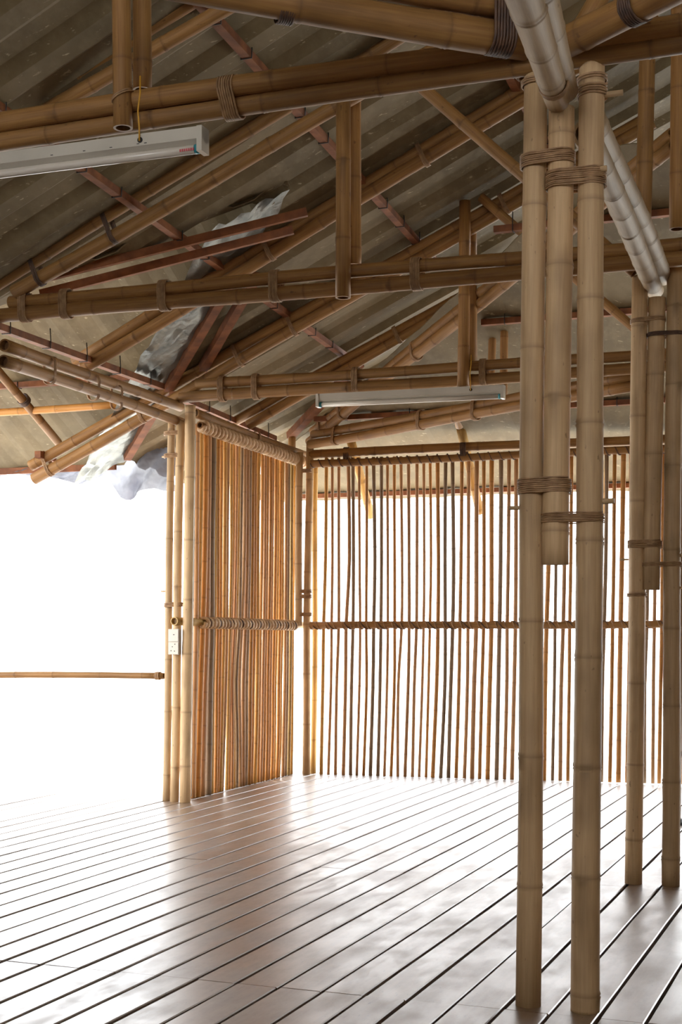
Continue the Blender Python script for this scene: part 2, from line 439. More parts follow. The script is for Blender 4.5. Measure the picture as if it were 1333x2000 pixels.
culm('post', L0, L1, .0505, .046, col, 'post', nodes=hz((1955, 1730, 1477, 1214, 950, 682, 405), 5.45), seg=24, wob=.003)
culm('post', R0, R1, .056, .049, col, 'post', nodes=hz((1938, 1710, 1497, 1284, 1058, 830, 590, 400, 170), 5.4), seg=24, wob=.003)
culm('short_post', C0, C1, .0525, .05, col, 'post', nodes=[z-C0.z for z in hz((1038, 777, 520, 265), 5.4)], seg=24, wob=.002)
zz = lambda y: (HY-y)*5.42/F+EYE
wrap2(col, atz(L0, L1, zz(950)), atz(C0, C1, zz(950)), .053, 0, 8)
wrap2(col, atz(C0, C1, zz(1013)), atz(R0, R1, zz(1013)), .055, 0, 6, .003)
wrap2(col, atz(L0, L1, zz(316)), atz(C0, C1, zz(312)), .052, 0, 7)
wrap2(col, atz(C0, C1, zz(358)), atz(R0, R1, zz(358)), .053, 0, 9)
lash(col, atz(R0, R1, zz(193)), (0, 0, 1), (1, 0, 0), 0, .052, 4)
lash(col, atz(R0, R1, zz(168)), (0, 0, 1), (1, 0, 0), 0, .052, 2)
lash(col, atz(L0, L1, zz(160)), (0, 0, 1), (1, 0, 0), 0, .049, 3, 'rope', .004)
dA = Vector((Ax, Ay, 0)); dB = Vector((Bx, By, 0))
def peg(root, px, py, b, half=.035, r=.011, z=None):
    p = onb(px, py, b); MB().tube([p-dA*half, p+dA*half], r, r, (), 8, hollow=False).build('peg', M['post'], root)
peg(col, 1178, 979, bc, .045, .011); peg(col, 1010, 992, bc, .03, .008); peg(col, 1192, 184, bc, .05, .012); peg(col, 1176, 330, bc-.03, .02, .012)
bc2 = -2.44
col2 = thing('bamboo_column', 'second column from the front: two tall bamboo posts with a shorter hanging post between them', 'column', P(-4.27, bc2, 0))
L0, L1 = vpost(1239, 1725, 1251, 540, bc2, 0.); R0, R1 = vpost(1310, 1729, 1319, 470, bc2, 0.)
C0, C1 = vpost(1273, 1152, 1284, 582, bc2-.01)
culm('post', L0, L1, .050, .046, col2, 'post', nodes=hz((1640, 1493, 1335, 1160, 980, 815, 640), 8.02), seg=20, wob=.003)
culm('post', R0, R1, .051, .047, col2, 'post', nodes=hz((1677, 1527, 1379, 1228, 1075, 910, 752, 600), 7.94), seg=20, wob=.003)
culm('short_post', C0, C1, .051, .048, col2, 'post', nodes=[z-C0.z for z in hz((1060, 889, 735, 625), 8)], seg=20, wob=.002)
zz = lambda y: (HY-y)*7.98/F+EYE
wrap2(col2, atz(L0, L1, zz(1063)), atz(C0, C1, zz(1063)), .052, 0, 6)
wrap2(col2, atz(C0, C1, zz(1103)), atz(R0, R1, zz(1103)), .052, 0, 4, .003)
wrap2(col2, atz(L0, L1, zz(627)), atz(C0, C1, zz(626)), .05, 0, 4, .003)
wrap2(col2, atz(C0, C1, zz(657)), atz(R0, R1, zz(655)), .05, 0, 4, .003, 'ropedark')
lash(col2, atz(L0, L1, zz(1162)), (0, 0, 1), (1, 0, 0), 0, .051, 2)
peg(col2, 1330, 1085, bc2, .04, .010); peg(col2, 1220, 1093, bc2, .025, .006); peg(col2, 1331, 1148, bc2, .03, .008)
col3 = thing('bamboo_column', 'third column, brown bamboo post half hidden at the right edge behind the second column', 'column', P(-4.14, 0, 0))
p0, p1 = vpost(1319, 1612, 1326, 700, .02, 0.)
culm('post', p0, p1, .05, .046, col3, 'beam', seg=16)
MB().tube([p0+Vector((0, 0, .001)), p0+Vector((0, 0, .05))], .056, .056, (), 16, hollow=False).build('foot_sleeve', M['black'], col3)

# triple post at the inner corner
tp = thing('bamboo_column', 'three slim bamboo posts bundled at the end of the dense golden screen', 'column', P(0, 0, 0))
for i, (x0, y0, x1, y1, r, bb) in enumerate(((325, 1563, 335, 822, .033, .0), (341, 1567, 352.5, 822, .038, -.02), (362, 1567, 373, 792, .047, -.03))):
    a0, a1 = vpost(x0, y0, x1, y1, bb, 0.)
    culm('post', a0, a1, r, r*.95, tp, 'post', step=.5, seg=16, wob=.004)
for z in (zt for zt in (3.12, 2.93, 1.67)):
    q0 = onb(330, HY-(z-EYE)*F/11.7, -.01); lash(tp, q0+dA*-.045, (0, 0, 1), dA, .085, .036, 3, 'rope', .006)
for (px, py) in ((323, 892), (321, 1155)): peg(tp, px, py, -.0, .03, .008)
sp = onb(342, 1253.5, -.085)
def socket():
    e, n, z = -dA, -dB, Vector((0, 0, 1))
    t = thing('socket_box', 'ivory switch and socket plates stacked on the three bundled posts', 'electrical socket', sp)
    MB().box(sp+n*.002, e*.050, n*.022, z*.108).build('back_box', M['enamel'], t)
    for k, nm in ((1, 'blank_plate'), (-1, 'socket_plate')):
        c = sp+n*.028+z*.054*k
        o = MB().box(c, e*.048, n*.005, z*.052).build(nm, M['plate'], t)
        bv = o.modifiers.new('b', 'BEVEL'); bv.width = .004; bv.segments = 2
    MB().box(sp+n*.0345+z*.060+e*.006, e*.006, n*.002, z*.003).build('screw', M['wire'], t)
    for dx, dz in ((-.008, -.042), (-.020, -.075), (.012, -.078), (.016, -.020)):
        MB().tube([sp+n*.032+e*dx+z*dz, sp+n*.0345+e*dx+z*dz], .0045, .0045, (), 8, hollow=False).build('socket_hole', M['black'], t)
    MB().tube([sp+n*.0325+e*-.004+z*-.066, sp+n*.0338+e*-.004+z*-.066], .017, .017, (), 14, hollow=False).build('red_mark', flat('faded_red_sticker', rgb(226, 176, 172), .5), t)
socket()
ca = onb(377.5, 1150, -.07); cb_ = onb(374, 1556, -.07)
MB().tube([onb(382, 850, -.07), ca, cb_], .004, .004, (), 6, hollow=False).build('cable', M['enamel'], tp)
# corner posts between the two screens
cp = thing('bamboo_column', 'far corner posts where the dense screen meets the open back screen', 'column', P(-.27, 2.36, 0))
a0, a1 = vpost(597.5, 1512, 605, 868, 2.36, 0.); culm('post', a0, a1, .040, .038, cp, 'post', step=.47, seg=16)
a0, a1 = vpost(582.5, 1222, 586, 884, 2.30); culm('short_post', a0, a1, .036, .036, cp, 'post', step=.4, seg=16)
a0, a1 = vpost(613, 1512, 617, 905, 2.47, 0.); culm('post', a0, a1, .030, .028, cp, 'straw', step=.38, seg=14)
a0, a1 = vpost(571, 900, 571.5, 838, 2.42); culm('stub_post', a0, a1, .038, .038, cp, 'beam', step=.5, seg=14)
for y in (920, 1155, 1165, 1200):
    lash(cp, onb(595, y, 2.33), (0, 0, 1), dA, .06, .04, 3, 'rope', .006)

# ------------------------------------------------------------------ screens
def stick(pts, r, matn, label, group, step=.3, seg=8):
    T = sum((pts[i+1]-pts[i]).length for i in range(len(pts)-1))
    # smooth the sighted bends
    sm = []
    for i in range(len(pts)-1):
        q0 = pts[max(i-1, 0)]; q1, q2 = pts[i], pts[i+1]; q3 = pts[min(i+2, len(pts)-1)]
        for k in range(3):
            t = k/3; sm.append(.5*((2*q1)+(q2-q0)*t+(2*q0-5*q1+4*q2-q3)*t*t+(3*q1-q0-3*q2+q3)*t**3))
    sm.append(pts[-1])
    o = MB().tube(sm, r, r*.95, nodes_along(T, step), seg, wob=.0022, ns=1.4).build('screen_pole', M[matn], None, pts[0])
    return tag(o, label, 'bamboo pole', group)
ORD = ['first', 'second', 'third', 'fourth', 'fifth', 'sixth', 'seventh', 'eighth', 'ninth', 'tenth', 'eleventh', 'twelfth', 'thirteenth',
       'fourteenth', 'fifteenth', 'sixteenth', 'seventeenth', 'eighteenth', 'nineteenth', 'twentieth', 'twenty-first', 'twenty-second', 'twenty-third',
       'twenty-fourth', 'twenty-fifth', 'twenty-sixth', 'twenty-seventh', 'twenty-eighth', 'twenty-ninth', 'thirtieth', 'thirty-first', 'thirty-second',
       'thirty-third', 'thirty-fourth', 'thirty-fifth', 'thirty-sixth']
cA = lambda v, o=600., s=6.06: o+v/s
tops = [232, 302, 380, 485, 547, 622, 705, 790, 880, 953, 1035, 1115, 1205, 1300]
mids = [218, 303, 378, 503, 549, 622, 706, 802, 886, 960, 1040, 1125, 1207, 1305]
rails = [198, 290, 374, 467, 545, 627, 704, 790, 877, 957, 1037, 1120, 1210, 1300]
lows = [190, 282, 350, 457, 530, 622, 708, 783, 863, 945, 1032, 1082, 1200, 1270]
bots = [168, 255, 340, 428, 517, 592, 668, 752, 838, 917, 997, 1078, 1162, 1247]
wid = [40, 33, 36, 42, 40, 32, 34, 42, 40, 33, 36, 35, 39, 38]
cols = ['gold', 'brown', 'brown', 'brown', 'grey', 'brown', 'orange', 'grey', 'grey', 'brown', 'orange', 'brown', 'brown', 'brown']
tops2 = [172, 245, 337, 432, 513, 622, 703, 800, 885, 978, 1085, 1180, 1270]
mids2 = [180, 255, 345, 425, 523, 612, 703, 797, 887, 975, 1083, 1172, 1262]
rail2 = [168, 245, 337, 425, 513, 602, 695, 790, 878, 970, 1072, 1162, 1255]
lows2 = [150, 230, 323, 418, 493, 590, 685, 765, 858, 952, 1055, 1157, 1243]
bots2 = [117, 197, 280, 373, 465, 552, 652, 745, 835, 930, 1030, 1125, 1218]
wid2 = [33, 33, 46, 42, 45, 42, 42, 52, 42, 52, 50, 43, 48]
cols2 = ['brown', 'orange', 'orange', 'grey', 'grey', 'orange', 'brown', 'brown', 'orange', 'orange', 'grey', 'brown', 'brown']
B = []
for i in range(14): B.append(([cA(t[i]) for t in (tops, mids, rails, lows, bots)], wid[i]/6.06, cols[i], 1))
for i in range(13): B.append(([cA(t[i], 800.) for t in (tops2, mids2, rail2, lows2, bots2)], wid2[i]/6.06, cols2[i], 1))
cR = lambda v: 1050+v/4.71
for (t, mm, r_, l, bo, w, c) in ((110, 105, 88, 74, 60, 42, 'orange'), (180, 172, 163, 158, 142, 30, 'grey'), (262, 250, 238, 222, 213, 36, 'brown'), (318, 308, 298, 296, 282, 32, 'orange'),
                             (638, 632, 618, 600, 587, 36, 'grey'), (715, 706, 692, 684, 670, 34, 'orange'), (793, 782, 770, 758, 745, 44, 'orange'),
                             (1030, 1018, 1008, 990, 990, 32, 'grey'), (1095, 1088, 1080, 1068, 1062, 32, 'brown'), (1160, 1152, 1145, 1135, 1124, 34, 'orange'), (1325, 1320, 1316, 1318, 1322, 34, 'brown')):
    B.append(([cR(v) for v in (t, mm, r_, l, bo)], w/4.71, c, 1))
for x in (1027, 1044, 1130, 1147, 1164, 1231, 1246, 1304, 1318): B.append(([x+3, x+2, x, x-2, x-5], 8, random.choice(['brown', 'orange', 'grey']), 0))
B.sort(key=lambda q: q[0][2])
CN = {'gold': 'golden', 'brown': 'brown', 'grey': 'grey-brown', 'orange': 'orange-brown'}
cntz = {}
bb_ = lambda px: 2.36+(px-600)/733*.38        # the back screen runs a touch off the truss line
for xs, w, c, vis in B:
    ys = (905+(xs[0]-620)*-.022, 1090, 1222, 1342, None)
    pts = []
    for x, y in zip(xs, ys):
        b_ = bb_(x)
        if y is None: p = onb(x, 1515, b_); p.z = .002
        else: p = onb(x, y, b_)
        pts.append(p)
    pts = [p for p in pts]; pts[0].z += .05
    D = pts[2].y
    zone = 0 if xs[2] < 1012 else 1 if xs[2] < 1117 else 2 if xs[2] < 1225 else 3 if xs[2] < 1297 else 4
    key = (zone, vis); cntz[key] = cntz.get(key, 0)+1; nth = ORD[cntz[key]-1]
    ZN = ('left of the nearest column', 'within the nearest column', 'between the two front columns', 'within the second column', 'at the right edge')
    if vis and zone == 0: lab = '%s pole of the open back screen, %s from the far corner' % (CN[c], nth)
    elif vis: lab = '%s pole of the open back screen, %s seen %s' % (CN[c], nth, ZN[zone])
    else: lab = '%s back screen pole behind a post, %s, %s' % (CN[c], nth, ZN[zone])
    r = w*.5*D/F*1.10
    stick(pts[::-1], r, c, lab, 'thin poles of the open back screen', random.uniform(.24, .34))
# dense left screen: bundles between the light gaps; pixel columns at seven heights
YL = (845, 930, 1080, 1215, 1330, 1440, 1548)
gap = [((382, 381, 380, 379, 378.5, 377, 376), (0, 0, 0, 0, 0, 0, 0)),
       ((398, 397.5, 394.5, 391, 386.5, 383, 380), (.3, .6, 1.4, 0, 1.4, 1.6, 0)),
       ((419.5, 419, 418, 418, 415, 413, 411), (.2, 1.5, 3.6, .3, 0, 0, 0)),
       ((429, 428.5, 428, 428, 426, 425, 423), (.8, 2.6, 1.6, 0, 0, 0, 0)),
       ((449.5, 449, 448.5, 446.5, 444, 441, 438), (.2, 1, 1.6, 0, .6, 2.6, 4.6)),
       ((476, 475.5, 474, 470, 463.5, 465.5, 466), (1, 1.4, 2.6, .3, 1.8, .6, 2.0)),
       ((509.5, 509, 508, 506.5, 505, 503, 500.5), (1.2, 3.8, 4.4, 1.8, 0, .4, 2.0)),
       ((557, 556.5, 555.5, 554, 552.5, 551, 549), (.1, 1, .6, 0, 2.0, .2, 1.8)),
       ((579, 578.5, 577.5, 575.5, 574, 573, 571.8), (0, 0, 0, 0, 0, 0, 0))]
cnt = [2, 3, 2, 3, 5, 6, 9, 4]
s0, s1 = (-.04, .16), (-.13, 2.30)
mats = ['brown', 'gold', 'orange', 'brown', 'grey', 'gold', 'orange', 'orange', 'gold', 'brown', 'gold', 'orange', 'brown', 'gold', 'grey', 'brown', 'brown', 'grey', 'orange', 'orange',
        'gold', 'orange', 'brown', 'orange', 'orange', 'brown', 'orange', 'gold', 'orange', 'gold', 'brown', 'grey', 'straw', 'gold']
tot = 0
def ytop(px): return 832+(px-384)*.351
for gi, n in enumerate(cnt):
    (xl, wl), (xr, wr) = gap[gi], gap[gi+1]
    for k in range(n):
        pts = []
        for j, y in enumerate(YL):
            L = xl[j]+wl[j]/2; R = xr[j]-wr[j]/2; wpx = (R-L)/n
            x = L+wpx*(k+.5)
            if j == 0: y = ytop(x)-4
            p = onv(x, y, s0, s1)
            if j == len(YL)-1: p.z = .002
            pts.append(p)
        t = (tot+.5)/34; D = pts[3].y
        r = max(max((xr[q]-xl[q]-wl[q]/2-wr[q]/2)/n for q in range(7)), 5.0)*.5*D/F*1.32
        mn = mats[tot % len(mats)]; tot += 1
        # alternate poles sit in front of / behind their rail as they are tied
        side = Vector((math.cos(math.radians(21)), -math.sin(math.radians(21)), 0))*(.002 if tot % 2 else -.004)
        pts = [p+side for p in pts]
        cn = {'gold': 'golden', 'brown': 'brown', 'grey': 'greyish', 'orange': 'orange', 'straw': 'straw'}[mn]
        tail = ', beside a light slit' if k in (0, n-1) and gi not in (0,) else ''
        stick(pts[::-1], r, mn, '%s dense screen pole, %s from the three-post bundle%s' % (cn, ORD[tot-1], tail), 'poles of the dense golden screen', random.uniform(.26, .36))

def binding(root, p0, p1, r, pitch, rr, mat, u0=0., u1=1.):
    """flat strip wound closely round a rail"""
    d = p1-p0; T = d.length; d = d/T; x = d.cross(Vector((0, 0, 1))).normalized(); y = d.cross(x)
    pts = []; n = int(T*(u1-u0)/pitch)*10
    for k in range(n+1):
        th = 2*math.pi*k/10; s = T*u0+pitch*k/10
        pts.append(p0+d*s+(x*math.cos(th)+y*math.sin(th))*(r+rr*.5))
    return MB().tube(pts, rr, rr, (), 6, hollow=False).build('rattan_binding', M[mat], root)
# dense screen: top beam pair + rails
ud, ld = (onv(380, 808, s0, s1), onv(594, 888, s0, s1)), (onv(380, 831, s0, s1), onv(594, 906, s0, s1))
inw = Vector((math.cos(TH), -math.sin(TH), 0))*.045
r_ = thing('head_rail', 'bamboo beam over the dense golden screen, sloping down to the far corner', 'beam', ud[0])
culm('culm', ud[0], ud[1]+(ud[1]-ud[0])*.02, .043, .040, r_, 'beam', .5)
lash(r_, ud[0].lerp(ud[1], .52)-Vector((0, 0, .03)), ud[1]-ud[0], (0, 0, 1), .06, .045, 3)
r_ = thing('screen_rail', 'top rail of the dense golden screen, wound with pale rattan all along', 'rail', ld[0])
culm('culm', ld[0]+inw, ld[1]+inw, .030, .028, r_, 'beam', .5)
binding(r_, ld[0]+inw, ld[1]+inw, .028, .068, .024, 'wrap', .01, .97)
m0, m1 = onv(383, 1216, s0, s1)+inw, onv(590, 1222, s0, s1)+inw
e0 = onb(341, 1212, -.10)
r_ = thing('screen_rail', 'middle rail of the dense golden screen, wound with pale and dark rattan', 'rail', m0)
culm('culm', e0, m1, .036, .034, r_, 'straw', .5)
binding(r_, m0, m1, .030, .062, .017, 'wrap', .01, .90)
binding(r_, m0+(m1-m0)*.006, m1, .030, .09, .013, 'ropedark', .01, .93)
# open screen: upper beam, lower bound rail, middle rail
def br(y0, x0, y1, x1, off=0.): return onb(x0, y0, bb_(x0)+off), onb(x1, y1, bb_(x1)+off)
q = br(887, 606, 855, 1345)
r_ = thing('head_rail', 'upper bamboo beam along the top of the open back screen', 'beam', q[0]); culm('culm', q[0], q[1], .045, .045, r_, 'beam', .5)
lash(r_, onb(679, 885, 2.42)-Vector((0, 0, .03)), q[1]-q[0], (0, 0, 1), .05, .055, 4, 'ropedark', .007)
lash(r_, onb(907, 876, 2.5)-Vector((0, 0, .03)), q[1]-q[0], (0, 0, 1), .05, .055, 4, 'ropedark', .007)
q = br(906, 608, 875, 1345, -.05)
r_ = thing('screen_rail', 'top rail of the open back screen, tied to every pole with dark rattan', 'rail', q[0]); culm('culm', q[0], q[1], .038, .038, r_, 'beam', .5)
binding(r_, q[0], q[1], .037, .10, .006, 'ropedark')
q = br(1222, 606, 1219, 1345, -.045)
r_ = thing('screen_rail', 'middle rail of the open back screen, tied to every pole with rattan', 'rail', q[0]); culm('culm', q[0], q[1], .036, .034, r_, 'beam', .5)
binding(r_, q[0], q[1], .034, .085, .007, 'rope')
binding(r_, q[0]+dA*-.04, q[1], .033, .17, .006, 'ropedark')
# handrail of the open left side
h0, h1 = onb(-260, 1318, 0), onb(320, 1320, 0)
r_ = thing('handrail', 'slender bamboo handrail across the open bright side at left', 'handrail', h0)
culm('culm', h0, h1, .030, .027, r_, 'beam', .42, seg=12)
lash(r_, onb(309, 1320, 0), dA, (0, 0, 1), 0, .029, 5, 'rope', .004)

# ------------------------------------------------------------------ trusses
def L2(f, x0, y0, x1, y1, *a): return f(x0, y0, *a), f(x1, y1, *a)
pair('tie_beam', 'nearest doubled bamboo tie beam crossing above the near strip light to the front column', 'beam',
     L2(onb, -420, 297, 1420, 34, -5.24), L2(onb, -420, 339, 1420, 68, -5.20), (.045, .045), 'beam', (.54,), .55, turns=7)
pair('tie_beam', 'middle doubled bamboo tie beam level with the ends of the near rafters', 'beam',
     L2(onb, 20, 590, 1400, 470, -2.58), L2(onb, -40, 621, 1400, 501, -2.58), (.043, .048), 'beam', (.075, .14, .29, .45, .64), .5, turns=6)
pair('tie_beam', 'farthest doubled bamboo tie beam above the far strip light', 'beam',
     L2(onb, 385, 750, 1400, 686, -.02), L2(onb, 352, 777, 1400, 711, -.02), (.044, .048), 'beam', (.09, .16, .36, .60), .5, turns=5)
pair('diagonal_tie', 'doubled bamboo tie running from the far corner posts up toward the third column', 'beam',
     (onb(612, 850, 2.26), onb(1250, 733, .08)), (onb(606, 868, 2.26), onb(1250, 751, .08)), (.044, .046), 'beam', (.10, .40, .57), .45, turns=4)
# eave beam on the left
lb = thing('eave_beam', 'doubled bamboo eave beam at left, cut hollow ends facing the room', 'beam', onb(10, 700, -2.6))
culm('culm', ona(9, 673, .0), ona(352, 796, .0), .044, .040, lb, 'beam', .4, seg=20)
culm('culm', ona(8, 705, -.02), ona(356, 824, -.02), .044, .040, lb, 'beam', .4, seg=20)
for x, yy in ((97, 724), (183, 757), (228, 776)):
    lash(lb, ona(x, yy, -.01), dB, (0, 0, 1), .10, .045, 3, 'rope', .005)
# rafters
def rafter(label, up, lo, b, r=(.046, .048), lashes=(), ext=0., mat='beam', lm='rope'):
    u = L2(onb, *up, b+.012); l = L2(onb, *lo, b)
    if ext: 
        u = (u[0], u[1]+(u[1]-u[0]).normalized()*ext); l = (l[0], l[1]+(l[1]-l[0]).normalized()*ext)
    return pair('rafter', label, 'rafter', u, l, r, mat, lashes, .42, None, lm, 4, .0042)
rafter('doubled bamboo rafter at top left above the near strip light', (46, 212, 340, 28), (88, 217, 425, 25), -3.9, (.040, .042), (.25,), 1.2, lm='ropedark')
rafter('doubled bamboo rafter rising from the left end of the middle tie beam', (-20, 564, 487, 252), (28, 572, 600, 243), -2.62, (.044, .048), (.05, .19), 2.0, lm='ropedark')
rafter('doubled bamboo rafter resting its cut ends on the left eave beam', (145, 707, 978, 198), (163, 719, 1022, 195), -1.3, (.044, .048), (.36, .63, .88), 1.0)
rafter('longest doubled bamboo rafter, its ends jutting out below the eave at far left', (60, 909, 1019, 370), (66, 936, 1022, 387), 0., (.048, .050), (.03, .20, .37, .46, .79), 1.1)
rafter('doubled bamboo rafter standing on the beam over the dense screen', (456, 825, 865, 597), (485, 830, 892, 596), 1.25, (.044, .046), (.55, .93), .75)
hq0, hq1 = (-.27, 2.44), (-4.31, -1.60)
hu = L2(onv, 612, 842, 1315, 262, hq0, hq1); hl = L2(onv, 604, 862, 1315, 288, hq0, hq1)
pair('hip_rafter', 'steep doubled hip rafter climbing from the far corner posts', 'rafter', hu, hl, (.045, .047), 'beam', (.06, .14, .40), .36, turns=3, rr=.006)
# king posts: one culm before the beam, one behind
def king(label, x0, y0, x1, y1, x2, y2, x3, y3, b, r, off=.09, ext=.8):
    k = thing('king_post', label, 'post', onb(x0, y0, b-off))
    for (xa, ya, xb, yb, bb) in ((x0, y0, x1, y1, b-off), (x2, y2, x3, y3, b+off)):
        p, q = onb(xa, ya, bb), onb(xb, yb, bb); q = q+(q-p).normalized()*ext
        culm('culm', p, q, r, r*.96, k, 'beam', .45, seg=18, wob=.002)
    return k
kp = king('pair of upright bamboo king posts at top left beside the near strip light', 241, 250, 237, 20, 278, 176, 278, 20, -5.2, .042, ext=.32)
lash(kp, onb(240, 188, -5.29), (0, 0, 1), (1, 0, 0), 0, .042, 2, 'rope', .004, .02)
king('pair of upright bamboo king posts on the middle tie beam', 670, 582, 671, 205, 691, 518, 692, 205, -2.6, .046, ext=.15)
king('pair of upright bamboo king posts over the far strip light', 905, 755, 909, 393, 921, 712, 921, 440, -.02, .046, ext=.0)
king('pair of upright bamboo king posts right of the nearest column', 1256, 462, 1264, 128, 1323, 448, 1326, 128, -2.6, .046, ext=.6)
kq0, kq1 = (-.27, 2.40), (-4.2, .0)
k = thing('king_post', 'two slim upright poles behind the far king posts', 'post', onv(966, 800, kq0, kq1))
for x0, x1, y0 in ((959, 968, 806), (988, 991, 806)): culm('culm', onv(x0, y0, kq0, kq1)-dB*.06, onv(x1, 563, kq0, kq1)-dB*.06, .034, .033, k, 'beam', .4)
# braces
def brace(label, x0, y0, x1, y1, b, r): 
    p, q = L2(onb, x0, y0, x1, y1, b); t = thing('brace', label, 'brace', q); culm('culm', p, q, r, r*.95, t, 'beam', .45); return t
brace('slanting bamboo brace from the middle rafters down to the second column', 790, 137, 1240, 533, -2.50, .038)
brace('short slanting bamboo brace beside the far king posts, running down behind the nearest column', 941, 384, 1310, 703, -.10, .036)
brace('bamboo brace rising to the right from the second column top', 1304, 524, 1420, 400, -2.40, .040)
brace('short bamboo brace rising to the right from the nearest column top', 1170, 104, 1262, 10, -5.12, .040)
brace('short bamboo brace rising to the left from the nearest column top', 870, 0, 1022, 148, -5.12, .028)
brace('dark bamboo strut climbing between the posts at the nearest column top', 1112, 92, 1180, -25, -5.28, .040)
# pale longitudinal beams along the column row
def ridge(label, ax0, ay0, ax1, ay1, bx0, by0, bx1, by1, h, ra, rb):
    t = thing('longitudinal_beam', label, 'beam', onh(ax1, ay1, h))
    culm('culm', onh(ax0, ay0, h), onh(ax1, ay1, h), ra, rb, t, 'bleached', .30, seg=22, wob=.005)
    culm('culm', onh(bx0, by0, h+.05), onh(bx1, by1, h+.05), ra*.9, rb*.95, t, 'bleached', .34, seg=22, wob=.005)
    return t
nb = ridge('pale bleached pair of big bamboos leaning down onto the nearest column', 985, -120, 1090, 196, 1035, -120, 1108, 176, 3.52, .066, .048)
lash(nb, onh(1082, 165, 3.52), onh(1090, 196, 3.52)-onh(985, -120, 3.52), (1, 0, 0), 0, .051, 4, 'rope', .004)
ridge('pale bleached pair of big bamboos ending at the second column top', 1147, 262, 1282, 566, 1160, 226, 1298, 540, 3.47, .056, .052)
# big diagonal ties nearest the camera
t = thing('diagonal_tie', 'thick doubled bamboo beam across the top of the picture, left of the nearest column', 'beam', onh(1030, 79, 3.76))
a_, b_ = onh(1030, 80, 3.76), onh(300, -34, 3.76); culm('culm', a_, b_, .066, .056, t, 'beam', .6, seg=22)
a_, b_ = onh(1010, 12, 3.88), onh(300, -95, 3.88); culm('culm', a_, b_, .060, .05, t, 'beam', .6, seg=22)
q = onh(975, 71, 3.76); lash(t, q+Vector((0, 0, .05)), onh(1030, 80, 3.76)-q, (0, 0, 1), .10, .066, 8, 'ropedark', .006)
q = onh(557, 10, 3.76); lash(t, q, onh(1030, 80, 3.76)-q, (0, 0, 1), 0, .062, 7, 'ropedark', .004)
t = thing('diagonal_tie', 'thick dark bamboo beam across the top right corner, right of the nearest column', 'beam', onh(1110, 76, 3.74))
culm('culm', onh(1108, 78, 3.74), onh(1420, -74, 3.74), .060, .056, t, 'beam', .6, seg=22)
q = onh(1243, 12, 3.74); lash(t, q, q-onh(1108, 78, 3.74), (0, 0, 1), 0, .060, 6, 'ropedark', .005)

# ------------------------------------------------------------------ rear slope rafters and wing rafters
def single(name, label, cat, p, q, r, mat='beam', step=.4): 
    t = thing(name, label, cat, p); culm('culm', p, q, r, r*.95, t, mat, step); return t
def tail(label, x0, y0, x1, y1, b1):
    return single('eave_rafter', label, 'rafter', onb(x0, y0, 2.56), onb(x1, y1, b1), .046, 'straw', .22)
tail('straw-coloured rafter tail seen through the back screen near its left end', 684, 858, 727, 1010, 3.0)
v = tail('straw-coloured rafter tail seen through the middle of the back screen', 900, 836, 938, 1003, 2.95)
culm('culm', onb(852, 668, 1.3), onb(899, 832, 2.5), .042, .042, v, 'beam', .3)
tail('straw-coloured rafter tail seen between the two front columns', 1166, 846, 1181, 1003, 2.9)
a_ = 1.45
w = single('eave_rafter', 'single bamboo rafter sloping down at the far left edge', 'rafter', ona(-30, 695, a_), ona(113, 864, a_), .040, 'beam')
lash(w, ona(47, 782, a_), ona(113, 864, a_)-ona(-30, 695, a_), (0, 0, 1), 0, .045, 4, 'ropedark', .007)
single('wall_plate', 'thin bamboo pole under the left wing roof, below the eave beam', 'beam', onb(-60, 809, .03), onb(232, 789, .03), .034, 'orange', .35)

# ------------------------------------------------------------------ red-brown purlins with wire ties
def batten(name, label, p, q, w=.028, h=.024, ties=0, n=None, cat='batten'):
    d = (q-p); T = d.length; d.normalize(); n = Vector((0, 0, 1)) if n is None else n
    s = d.cross(n).normalized(); u = s.cross(d)
    t = thing(name, label, cat, p)
    MB().box((p+q)/2, d*(T/2), s*w, u*h).build('timber', M['red'], t)
    for k in range(ties):
        c = p+d*T*(k+.5)/ties
        MB().tube([c+s*w+u*(h+.09), c+s*(w+.006)+u*h, c+s*(w+.005)-u*(h+.004), c-s*(w+.005)-u*(h+.004), c-s*(w+.005)+u*h], .004, .004, (), 6, hollow=False).build('wire_tie', M['wire'], t)
    return t
def purl(label, a, b0, b1, ties): 
    f = lambda b: P(a, b, hm(a, b)-.028)
    return batten('purlin', label, f(b0), f(b1), ties=ties)
purl('red-brown purlin crossing from behind the near strip light down toward the far corner', -1.03, -5.2, 1.6, 16)
purl('red-brown purlin under the roof, second up from the eave', -2.13, -5.2, .6, 14)
purl('red-brown purlin highest under the roof, beside the nearest column', -3.24, -4.4, -.2, 10)
def low_(b): return P(.06, b, 3.50)
batten('purlin', 'red-brown purlin lying just above the left eave beam', P(.06, -2.7, 3.52), P(.06, -.15, 3.50), ties=5)
batten('purlin', 'red-brown purlin just above the beam of the dense screen', P(.04, .0, 3.46), P(.02, 2.2, 3.36), ties=5)
batten('purlin', 'stub of a red-brown purlin at the jutting rafter ends', P(1.30, -.10, 2.99), P(1.30, .16, 2.98), .03, .03)
def rpurl(label, x, y, a0, a1):
    p = onp(x, y, lambda a, b: hb(a, b)-.03); b = AB(p)[1]
    return batten('purlin', label, P(a0, b, p.z), P(a1, b, p.z), ties=10)
rpurl('red-brown purlin low under the rear roof slope, just behind the open screen top', 1200, 787, -.45, -7)
rpurl('red-brown purlin midway up the rear roof slope', 975, 628, -2.5, -6.5)
rpurl('red-brown purlin high on the rear roof slope, seen between the front columns', 1290, 417, -2.9, -5.8)
rpurl('red-brown purlin along the rear eave, seen through the back screen', 1000, 956, .9, -8)
